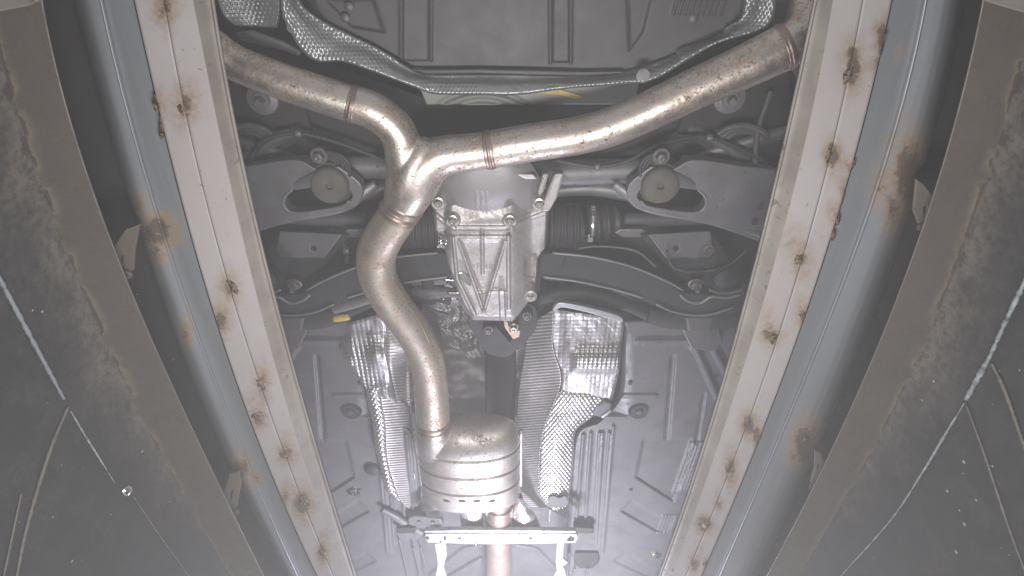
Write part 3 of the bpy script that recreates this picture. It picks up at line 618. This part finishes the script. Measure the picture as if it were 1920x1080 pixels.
# ---- loose lines and hoses
for pts, mt in (([(1040, 300, .955, 4), (1120, 312, .95, 4), (1180, 300, .95, 4), (1240, 270, .955, 4), (1330, 258, .96, 4), (1430, 300, .95, 4)], m_rubber),
                ([(620, 430, .95, 3), (650, 470, .95, 3), (640, 520, .945, 3), (600, 560, .94, 3), (560, 600, .94, 3)], m_rubber),
                ([(1060, 470, .94, 2.4), (1120, 462, .94, 2.4), (1190, 470, .93, 2.4), (1230, 500, .925, 2.4)], m_plast),
                ([(470, 300, .95, 4), (500, 262, .95, 4), (560, 250, .955, 4), (640, 270, .96, 4), (720, 300, .96, 4)], m_rubber),
                ([(770, 430, .95, 4), (782, 470, .945, 4), (776, 520, .945, 4), (800, 575, .945, 4), (840, 590, .95, 3.5)], m_rubber),
                ([(1250, 470, .925, 2), (1262, 500, .92, 2), (1300, 510, .92, 2), (1360, 500, .92, 2), (1400, 470, .92, 2)], m_rubber)):
    tube('hose', pts, mt, car, n=50, seg=12)
for x, y in ((1120, 312), (1330, 258), (560, 250), (782, 470), (650, 470)):
    tube('cable_clip', [(x - 5, y, .948, 6.5), (x + 5, y, .948, 6.5)], m_sub, car, n=4, seg=14)
revolve('drain_nut', [(0, -.004), (.007, -.004), (.008, 0), (.012, .001), (0, .001)], m_boltd, car, P(1330, 470, .925), (0, 0, 1), seg=6)
# ---- tunnel foil
def htun(px, py, u, v, e):
    a = np.abs(u - .5) * 2
    return 1.05 - .08 * a ** 3 + .012 * (fb(px, py + 300, 26.) - .5) + .008 * np.sin(py / 9.) * sstep(.5, 1, a)
sheet('tunnel_shield', [(800, 560), (770, 640), (770, 760), (780, 960)], [(1050, 560), (1062, 640), (1050, 760), (1030, 980)], htun, m_foilc, car, step=3, label='crumpled foil lining the tunnel round the prop shaft')
sheet('tunnel_shield', [(800, 480), (812, 560), (830, 640)], [(880, 560), (890, 600), (905, 690)], lambda x, y, u, v, e: 1.0 + .02 * fb(x, y, 14.) + .02 * u, m_foilc, car, step=2.5)

# ---- side heat shields
def hsl(px, py, u, v, e):
    wall = sstep(722, 765, px) * sstep(590, 640, py)
    h = .935 + .055 * wall ** 1.2 * sstep(640, 700, py) + .004 * (fb(px, py, 24.) - .5)
    h = h - .014 * np.exp(-((px - 705) / 14) ** 2 - ((py - 665) / 22) ** 2) + .003 * (1 - sstep(0, 5, e))
    h = h + .02 * sstep(660, 640, px) + .006 * np.sin((py - 600) / 14)
    return h
hslg = lambda px, py, u, v, e: hsl(px, py, u, v, e) + dim(px, py, 'grid', .0095, .0004 + .0012 * sstep(625, 650, py) * sstep(715, 690, px))
hslr = lambda px, py, u, v, e: hsl(px, py, u, v, e) + .0015 + dim(px, py, 'rib', .0085, .0016)
SL = [(646, 608), (640, 640), (641, 668), (660, 690), (686, 732), (690, 760), (698, 790), (703, 838), (712, 870), (722, 915), (735, 935)]
SR = [(760, 575), (770, 610), (772, 660), (776, 720), (778, 770), (779, 800), (779, 830), (782, 860), (788, 900), (792, 940), (782, 966)]
def shield_split(L, R, ta, tb, mat, name, label, hf, st=2.2):
    l, r = np.asarray(L, float), np.asarray(R, float)
    return sheet(name, (l * (1 - ta) + r * ta).tolist(), (l * (1 - tb) + r * tb).tolist(), hf, mat, car, step=st, label=label)
sheet('heat_shield', SL[:5], [tuple(np.array(a) * .35 + np.array(b) * .65) for a, b in zip(SL[:5], SR[:5])], hslg, m_foilg, car, step=1.2, label='bright bulge of the left foil shield with square dimples')
sheet('heat_shield', [tuple(np.array(a) * .35 + np.array(b) * .65) for a, b in zip(SL[:5], SR[:5])], SR[:5], hslr, m_foilr, car, step=1.2, label='ribbed wall of the left foil shield')
SM = [(712, 725), (716, 760), (722, 790), (724, 838), (728, 870), (738, 905), (752, 940)]
sheet('heat_shield', SL[4:], SM, lambda px, py, u, v, e: .936 - .008 * np.sin(u * 3.1) + .004 * fb(px, py, 16.) + .002 * (1 - sstep(0, 4, e)) + dim(px, py, 'hex', .0095, .0022), m_foil, car, step=1.2, label='dimpled edge of the left foil shield')
sheet('heat_shield', SM, SR[4:], lambda px, py, u, v, e: .936 + .055 * u ** 1.3 + .003 * fb(px, py, 20.) + dim(px, py, 'rib', .0085, .0017), m_foilr, car, step=1.2, label='ribbed wall of the left foil shield')
def hsr(px, py, u, v, e):
    h = .93 + .004 * (fb(px, py, 24.) - .5) + .003 * (1 - sstep(0, 5, e)) + .012 * sstep(1075, 1042, px) * (py < 800)
    h = h - .014 * sstep(655, 675, py) * sstep(1066, 1085, px) * sstep(705, 688, py) + .006 * np.cos((py - 600) / 30)
    return h
RL = [(1037, 580), (1030, 610), (1036, 660), (1052, 700), (1050, 735), (1030, 775), (1016, 820), (1012, 880), (1010, 925), (1026, 952)]
RR = [(1166, 598), (1170, 612), (1164, 655), (1160, 700), (1147, 752), (1110, 782), (1080, 808), (1076, 850), (1072, 900), (1060, 972)]
sheet('heat_shield', RL[:5], RR[:5], lambda px, py, u, v, e: hsr(px, py, u, v, e) + dim(px, py, 'grid', .0095, .00028 + .0011 * sstep(640, 655, py) * sstep(700, 680, py) * sstep(1070, 1085, px)), m_foilg, car, step=1.2, label='wide right foil shield with square dimples and a bright step')
plate('shield_top_lip', resample([(1035, 582), (1042, 571), (1056, 568), (1100, 576), (1160, 592), (1170, 604), (1160, 603), (1100, 586), (1056, 577), (1044, 582), (1035, 582)], 50)[:-1, :2].tolist(), .925, .012, m_foilo, car, .002)
sheet('heat_shield', [(1051, 727)] + RL[5:], [(1149, 744)] + RR[5:], lambda px, py, u, v, e: .935 - .012 * np.sin(np.clip(u, 0, 1) * 3.14) + .004 * (fb(px, py, 18.) - .5) + .002 * (1 - sstep(0, 4, e)) + dim(px, py, 'hex', .0098, .0024) + .006 * sstep(.06, 0, v), m_foil, car, step=1.2, label='narrow lower end of the right foil shield, dimpled')
sheet('heat_shield', [(990, 610), (985, 660), (975, 720), (968, 800), (968, 880), (985, 950)], [(1037, 580), (1036, 650), (1051, 718), (1018, 810), (1011, 900), (1026, 952)], lambda px, py, u, v, e: 1.00 - .068 * u ** 1.2 + .004 * fb(px, py, 18.) + dim(px, py, 'rib', .0085, .0016), m_foilr, car, step=1.2, label='ribbed wall of the right foil shield')
plate('shield_hole', resample([(1026, 938), (1036, 930), (1050, 934), (1060, 930), (1066, 945), (1050, 952), (1032, 950), (1026, 938)], 30)[:-1, :2].tolist(), .9155, .003, m_rubber, car, .001, label='dark dented washer in the right foil shield')
plate('shield_tab', [(1112, 780), (1118, 762), (1134, 752), (1148, 758), (1146, 772), (1130, 784)], .925, .01, m_plast, car, .004)
plate('tab_edge', [(1126, 782), (1145, 768), (1147, 773), (1130, 785)], .922, .003, m_chrome, car, .001)

# ---- underbody panels with moulded ribs
def mk_panel(fl):
    f = (lambda q: q) if fl else mirp
    def hp(px, py, u, v, e):
        x = px if fl else mir(px); y = py
        h = .965 + .012 * (1 - sstep(0, 8, e)) + .003 * (fb(x, y, 120.) - .5) + .008 * sstep(1190, 1150, x) * (y < 780)
        for a, b in (((1094, 815), (1078, 1000)), ((1108, 812), (1096, 1000)), ((1124, 812), (1112, 1015)), ((1130, 812), (1118, 1020)), ((1150, 800), (1130, 1035)), ((1142, 812), (1124, 1035))):
            h = h + ridge(x, y, [a, b], 1.3, -.006, 2.5)
        h = h + pad(x, y, [(1206, 826), (1295, 822), (1290, 880), (1262, 940), (1192, 895)], .006, 5)
        h = h + pad(x, y, [(1184, 938), (1240, 972), (1262, 972), (1252, 1000), (1230, 996), (1164, 958)], .006, 5)
        for k in range(5): h = h + ridge(x, y, [(1262 + 7 * k, 925 - 2 * k), (1295 + 7 * k, 830)], 1.0, -.005, 2) + ridge(x, y, [(1234 + 6 * k, 998), (1244 + 6 * k, 968)], 1., -.005, 2)
        h = h + ridge(x, y, [(1170, 742), (1230, 742)], 1.5, -.004, 3) + ridge(x, y, [(1196, 640), (1290, 640)], 2, -.006, 4) + ridge(x, y, [(1208, 646), (1290, 646), (1300, 660)], 1, -.003, 2)
        h = h + ridge(x, y, [(1262, 670), (1250, 820)], 2.5, .006, 4) + ridge(x, y, [(1320, 740), (1306, 830)], 2., .004, 3)
        h = h + ridge(x, y, [(1298, 640), (1345, 745)], 3, -.010, 4) + ridge(x, y, [(1330, 640), (1372, 720)], 3, -.010, 4)
        h = h + pad(x, y, [(1170, 1036), (1228, 1066), (1222, 1086), (1150, 1052)], .005, 4)
        return h
    L = [(1165, 600), (1165, 655), (1160, 740), (1120, 790), (1076, 820), (1066, 960), (1060, 1180)]
    R = [(1390, 600), (1395, 655), (1390, 740), (1370, 790), (1350, 840), (1330, 960), (1290, 1180)]
    if not fl: L, R = mirp(R), mirp(L)
    pn = sheet('underbody_panel', L, R, hp, m_plast, car, step=2.2, label='%s plastic floor panel with moulded ribs' % ('right' if fl else 'left'))
    c = f([(1199, 772)])[0]
    revolve('plug', [(0, -.001), (.019, -.001), (.021, .002), (.024, .001), (.026, .006), (0, .006)], m_black, pn, P(c[0], c[1], .962), (0, 0, 1), seg=30, label='round black rubber plug')
    revolve('plug_button', [(0, -.005), (.007, -.004), (.009, 0), (0, 0)], m_rubber, pn, P(c[0], c[1], .961), (0, 0, 1), seg=20)
    s = (1229, 1043) if fl else (662, 923)
    revolve('screw', [(0, -.003), (.003, -.003), (.0035, -.006), (.008, -.005), (.009, 0), (.017, .001), (.018, .003), (0, .003)], m_bolt if fl else m_chrome, pn, P(*s, .962), (0, 0, 1), seg=20)
    for q in ((1183, 920), (1343, 708), (1182, 720)): revolve('hole', [(0, 0), (.004, 0), (.005, .002), (0, .002)], m_slot, pn, P(*f([q])[0], .961), (0, 0, 1), seg=10)
    plate('panel_bracket', f([(1272, 605), (1345, 600), (1356, 640), (1340, 660), (1296, 655)]), .945, .008, m_plast, pn, .003)
    plate('panel_edge', f([(1168, 604), (1280, 602), (1284, 628), (1180, 632)]), .95, .008, m_plast, pn, .004)
    return pn
pr = mk_panel(1); pl = mk_panel(0)
revolve('plug', [(0, -.002), (.012, -.002), (.018, .002), (.020, .006), (0, .006)], m_black, pl, P(697, 884, .955), (0, 0, 1), seg=20)
plate('cover_plug', [(1078, 1038), (1122, 1038), (1124, 1055), (1112, 1066), (1086, 1066), (1076, 1056)], .955, .008, m_black, pr, .003, label='dark octagonal plug at the bottom')
for f in (lambda q: q, mirp):
    plate('seat_bracket', f([(1076, 989), (1114, 991), (1113, 1001), (1076, 1000)]), .935, .02, m_black, car, .003)
plate('seat_bracket', [(765, 972), (775, 968), (826, 972), (832, 985), (824, 994), (780, 992), (765, 984)], .94, .02, m_plast, car, .005)
for x, y in ((786, 979), (812, 980)): revolve('clip', [(0, -.002), (.005, -.002), (.006, .001), (0, .001)], m_boltd, car, P(x, y, .938), (0, 0, 1), seg=12)
tube('cable_guide', [(716, 955, .95, 7), (740, 968, .95, 8), (765, 985, .95, 8), (790, 1000, .95, 8)], m_plast, car, fz=.7)
for pts in ([(775, 1025, .945, 1.6), (782, 1055, .945, 1.6), (790, 1095, .945, 1.6)], [(788, 1025, .945, 1.6), (796, 1055, .945, 1.6), (803, 1095, .945, 1.6)], [(748, 1010, .95, 1.5), (760, 1060, .95, 1.5), (768, 1095, .95, 1.5)], [(1068, 1036, .945, 1.6), (1062, 1095, .945, 1.6)], [(1078, 1066, .945, 1.6), (1070, 1100, .945, 1.6)], [(1102, 1066, .945, 1.6), (1094, 1100, .945, 1.6)]):
    tube('floor_bead', pts, m_plast, car, n=10, seg=8)
# floor behind the bottom brace
def hlow(px, py, u, v, e):
    return 1.02 + .02 * np.abs(u - .5) + ridge(px, py, [(800, 1085), (870, 1030), (905, 1024)], 2, -.008, 4) + ridge(px, py, [(968, 1024), (1005, 1030), (1050, 1075)], 2, -.008, 4) + ridge(px, py, [(830, 1092), (900, 1050)], 3, -.01, 4)
sheet('floor_pan', [(770, 935), (760, 1000), (770, 1200)], [(1080, 935), (1090, 1000), (1080, 1200)], hlow, m_plast, car, step=3, label='grey floor pressing behind the bright brace')

# ---- exhaust
ex = thing('exhaust', '', ''); del ex['category']; ex['label'] = 'stainless exhaust with a Y junction and rust spots'; ex.parent = car
HP = .865
tube('pipe', [(330, 10, .90, 33), (365, 55, .885, 33), (405, 92, HP, 33), (450, 122, HP, 33), (550, 160, HP, 34), (612, 180, HP, 34), (656, 194, HP, 34)], m_pipe, ex, n=120, seg=48, label='left branch with rust speckles')
tube('pipe', [(918, 281, HP, 35), (1000, 267, HP, 35), (1080, 255, HP, 35), (1150, 236, HP, 36), (1240, 197, HP, 37), (1300, 168, HP, 38), (1380, 132, HP, 40), (1440, 104, HP, 42), (1472, 88, HP, 43)], m_pipe, ex, n=140, seg=48, label='right branch with rust speckles')
tube('pipe', [(1470, 90, HP, 41), (1492, 74, HP, 40), (1506, 50, .875, 36), (1512, 15, .89, 33), (1514, -60, .92, 30)], m_pipe, ex, n=50, seg=40, label='bend at the right end')
J = []
for pts in ([(654, 193, HP, 34), (690, 203, HP, 35), (722, 222, HP, 35), (748, 252, HP, 35), (760, 300, HP, 37), (764, 345, HP, 41), (757, 385, HP, 38)],
            [(920, 281, HP, 34), (880, 286, HP, 35), (844, 290, HP, 36), (814, 300, HP, 41), (792, 318, HP, 45), (774, 350, HP, 45), (757, 385, HP, 38)],
            [(812, 282, HP, 27), (792, 292, HP - .002, 35), (776, 318, HP - .003, 41), (766, 350, HP - .002, 42), (757, 385, HP, 37)]):
    q = resample(pts, 60); J.append(tube_geo(P(q[:, 0], q[:, 1], q[:, 2]), mm(q[:, 3], q[:, 1], q[:, 2]), 40))
V = np.vstack([j[0] for j in J]); F = []; b0 = 0
for j in J: F += [[i + b0 for i in f_] for f_ in j[1]]; b0 += len(j[0])
yj = mesh_obj('pipe_junction', V, F, m_pipe2 if False else m_pipe, ex, label='welded Y junction')
r_ = yj.modifiers.new('union', 'REMESH'); r_.mode = 'VOXEL'; r_.voxel_size = .0016; r_.use_smooth_shade = True
s_ = yj.modifiers.new('soften', 'SMOOTH'); s_.factor = .5; s_.iterations = 22
tube('pipe', [(757, 383, HP, 37), (742, 410, HP, 37), (722, 440, HP, 37), (707, 472, HP, 37), (706, 508, HP + .002, 36), (718, 540, .868, 35), (742, 578, .872, 34), (775, 622, .874, 33), (797, 665, .876, 33), (806, 710, .876, 32.5), (810, 760, .874, 32), (813, 802, .872, 32)], m_pipe2, ex, n=180, seg=48, label='browned down pipe to the muffler')
def collar(a, b, r, h=HP, nm='weld_seam'):
    d = np.array(b) - np.array(a); L_ = np.hypot(*d); d = d / L_; c = (np.array(a) + np.array(b)) / 2; w = max(L_, 13) / 2 + 2
    tube(nm, [(*(c + d * k * w), h, r + q) for k, q in ((-1, -.2), (-.8, .5), (-.3, .7), (-.1, 1.7), (.25, 1.9), (.4, .7), (.8, .5), (1, -.2))], m_weld, ex, n=40, seg=64)
collar((657, 193.5), (667, 197), 34.6); collar((914, 282), (921, 281), 35.4); collar((762, 376), (754, 390), 37.6); collar((750, 394), (747, 400), 37.6)
collar((1466, 91), (1474, 87), 43.2); collar((812, 790), (813, 799), 33, .872)
tube('pipe_seam', [(735, 520, .838, 1.2), (762, 565, .843, 1.2), (790, 610, .85, 1.2), (808, 650, .856, 1.2)], M('seam_straw', (.62, .50, .33), 1, .3), ex, n=40, seg=8, label='straw coloured seam')
# muffler
mf = thing('muffler', '', ''); del mf['category']; mf.parent = car; mf['label'] = 'flat oval muffler with three swages and four slots'
zM = .885; c0 = P(878, 812, .94); c1 = P(878, 925, .94); yA, yB = .94, 1.198; xm = float(P(881, 870, zM)[0])
hwid = float(mm(94, 870, zM)); hh = .058
n = 300; seg = 96; V = []
tt = np.linspace(0, 1, n); yy = yA + (yB - yA) * tt
def prof(t):
    s = np.minimum(np.clip(t / .24, 0, 1), 1); a = np.sqrt(1 - (1 - s) ** 2); s2 = np.clip((1 - t) / .08, 0, 1); b = np.sqrt(1 - (1 - s2) ** 2)
    return a * .95 + .05 if t < .5 else b * .45 + .55
g = [.255, .475, .694]
for t, y in zip(tt, yy):
    k = prof(t); dz = sum(  .0042 * math.exp(-((t - q) / .008) ** 2) - .0014 * math.exp(-((t - q - .014) / .008) ** 2) for q in g)
    for a in np.linspace(0, 2 * np.pi, seg, endpoint=False):
        ca, sa = math.cos(a), math.sin(a); e_ = 2 / 2.25
        V.append((xm + (hwid * (.72 + .28 * k) - dz) * math.copysign(abs(ca) ** e_, ca), y, zM + (hh * k - dz) * math.copysign(abs(sa) ** e_, sa)))
MB_ = (np.array(V), gridf(n, seg, True) + [list(range(seg))[::-1], list(range((n - 1) * seg, n * seg))])
nq = resample([(812, 788, .872, 32.2), (813, 799, .873, 33), (816, 812, .876, 37), (822, 830, .885, 41), (832, 850, .890, 36)], 30)
NV, NF = tube_geo(P(nq[:, 0], nq[:, 1], nq[:, 2]), mm(nq[:, 3], nq[:, 1], nq[:, 2]), 48)
mo = mesh_obj('muffler_body', np.vstack([MB_[0], NV]), MB_[1] + [[i + len(MB_[0]) for i in f_] for f_ in NF], m_muff, mf)
q_ = mo.modifiers.new('union', 'REMESH'); q_.mode = 'VOXEL'; q_.voxel_size = .0013; q_.use_smooth_shade = True
q_ = mo.modifiers.new('soften', 'SMOOTH'); q_.factor = .5; q_.iterations = 7
for sg in (-1, 1):
    C3 = [(xm + sg * (hwid + .002), yA + .03 + (yB - yA - .07) * k / 20, zM) for k in range(21)]
    V, F = tube_geo(np.array(C3), .0045, 12); mesh_obj('side_seam', V, F, m_muff, mf)
for x in (839, 867, 894, 921):
    z = .87
    for _ in range(30):
        q = P(x, 939, z); t_ = min(max((q[1] - yA) / (yB - yA), 0), 1); k = prof(t_)
        ca = min(abs(q[0] - xm) / (hwid * (.72 + .28 * k)), 1) ** (2.25 / 2); z = zM - hh * k * (1 - ca * ca) ** (.5 * 2 / 2.25)
    q[2] -= .0005; o = revolve('drain_slot', [(0, -.0006), (.006, -.0006), (.0075, .0), (.0075, .006), (0, .006)], m_slot, mf, q, (0, .25, 1), seg=16); o.scale = (1.2, .55, 1)
tube('tail_pipe', [(935, 925, .91, 24), (935, 975, .915, 23), (935, 1010, .925, 23), (935, 1060, .94, 23), (935, 1130, .945, 22)], M('tail_pipe_steel', (.36, .30, .265), .7, .5, (.25, .2, .17), 20, 1., patch=(.2, .14, .1), bump=.3), ex, n=60, seg=40, label='tail pipe running forward under the bright brace')
tube('outlet_collar', [(936, 944, .912, 27), (936, 962, .914, 26), (936, 968, .915, 24)], m_weld, ex, n=12, seg=40)

# ---- bottom brace and small foils
bz = plate('cross_brace', [(795, 996), (870, 994), (1080, 996), (1084, 1008), (1080, 1018), (1060, 1019), (900, 1021), (802, 1018), (797, 1010)], .878, .012, m_white, car, .002, label='bright zinc cross brace with holes', holes=[[(832, 1006), (835, 1006), (836, 1012), (832, 1013)], [(858, 1008), (864, 1008), (864, 1011), (858, 1011)], [(992, 1008), (998, 1008), (998, 1011), (992, 1011)], [(1063, 1012), (1070, 1005), (1078, 1009), (1076, 1015), (1066, 1016)], [(798, 1006), (803, 1007), (803, 1012), (798, 1013)]])
q = np.array([(796, 999), (1082, 999)]); V, F = tube_geo(P(np.linspace(797, 1081, 20), 1000.5, .877), .0018, 8); mesh_obj('brace_bead', V, F, m_white, bz)
plate('brace_leg', [(814, 1020), (836, 1018), (838, 1040), (832, 1064), (840, 1090), (815, 1090), (820, 1060), (818, 1042)], .895, .008, m_white, bz, .003)
plate('brace_leg', [(1044, 1020), (1058, 1019), (1056, 1048), (1066, 1056), (1056, 1062), (1060, 1072), (1064, 1090), (1032, 1090), (1044, 1072), (1042, 1056)], .895, .008, m_white, bz, .003)
for x, y in ((827, 1016), (892, 1020), (1002, 1016)): revolve('rivet', [(0, -.003), (.003, -.002), (.004, 0), (0, 0)], m_chrome, bz, P(x, y, .878), (0, 0, 1), seg=10)
sheet('foil_tab', [(862, 962), (865, 985), (872, 1000)], [(903, 957), (906, 980), (905, 1000)], lambda x, y, u, v, e: .905 - .010 * np.sin(u * 3.1) + .006 * fb(x, y, 9.) + dim(x, y, 'grid', .006, .0008), m_foil, car, step=1.5, label='bright square foil tab behind the brace')
sheet('foil_tab', [(966, 934), (960, 965), (958, 1000)], [(978, 934), (1004, 965), (1018, 1000)], lambda x, y, u, v, e: .905 - .014 * np.sin(u * 3.1) + .006 * fb(x, y, 14.) + .003 * (1 - sstep(0, 3, e)) + dim(x, y, 'rib', .006, .0008), m_foil, car, step=1.5, label='bright pointed foil guard beside the tail pipe')
plate('hanger', [(797, 962), (820, 958), (832, 968), (828, 974), (800, 972)], .93, .004, m_white, car, .002)

# ================================================================== AIR
me = bpy.data.meshes.new('haze'); bm = bmesh.new(); bmesh.ops.create_cube(bm, size=1); bm.to_mesh(me); bm.free()
hz = bpy.data.objects.new('haze', me); link(hz); hz.scale = (3.4, 5.0, 3.0); hz.location = (0, .8, -.15); hz['kind'] = 'stuff'; hz['label'] = 'thin pale haze filling the pit under the car'; hz['category'] = 'haze'
m = bpy.data.materials.new('haze'); m.use_nodes = True; nt = m.node_tree; nt.nodes.remove(nt.nodes['Principled BSDF'])
pv = nt.nodes.new('ShaderNodeVolumePrincipled'); pv.inputs['Density'].default_value = HAZE; pv.inputs['Color'].default_value = (.97, .965, 1, 1); pv.inputs['Anisotropy'].default_value = 0.0
nt.links.new(pv.outputs[0], nt.nodes['Material Output'].inputs['Volume']); me.materials.append(m)
scene.cycles.volume_bounces = 1; scene.cycles.max_bounces = 8
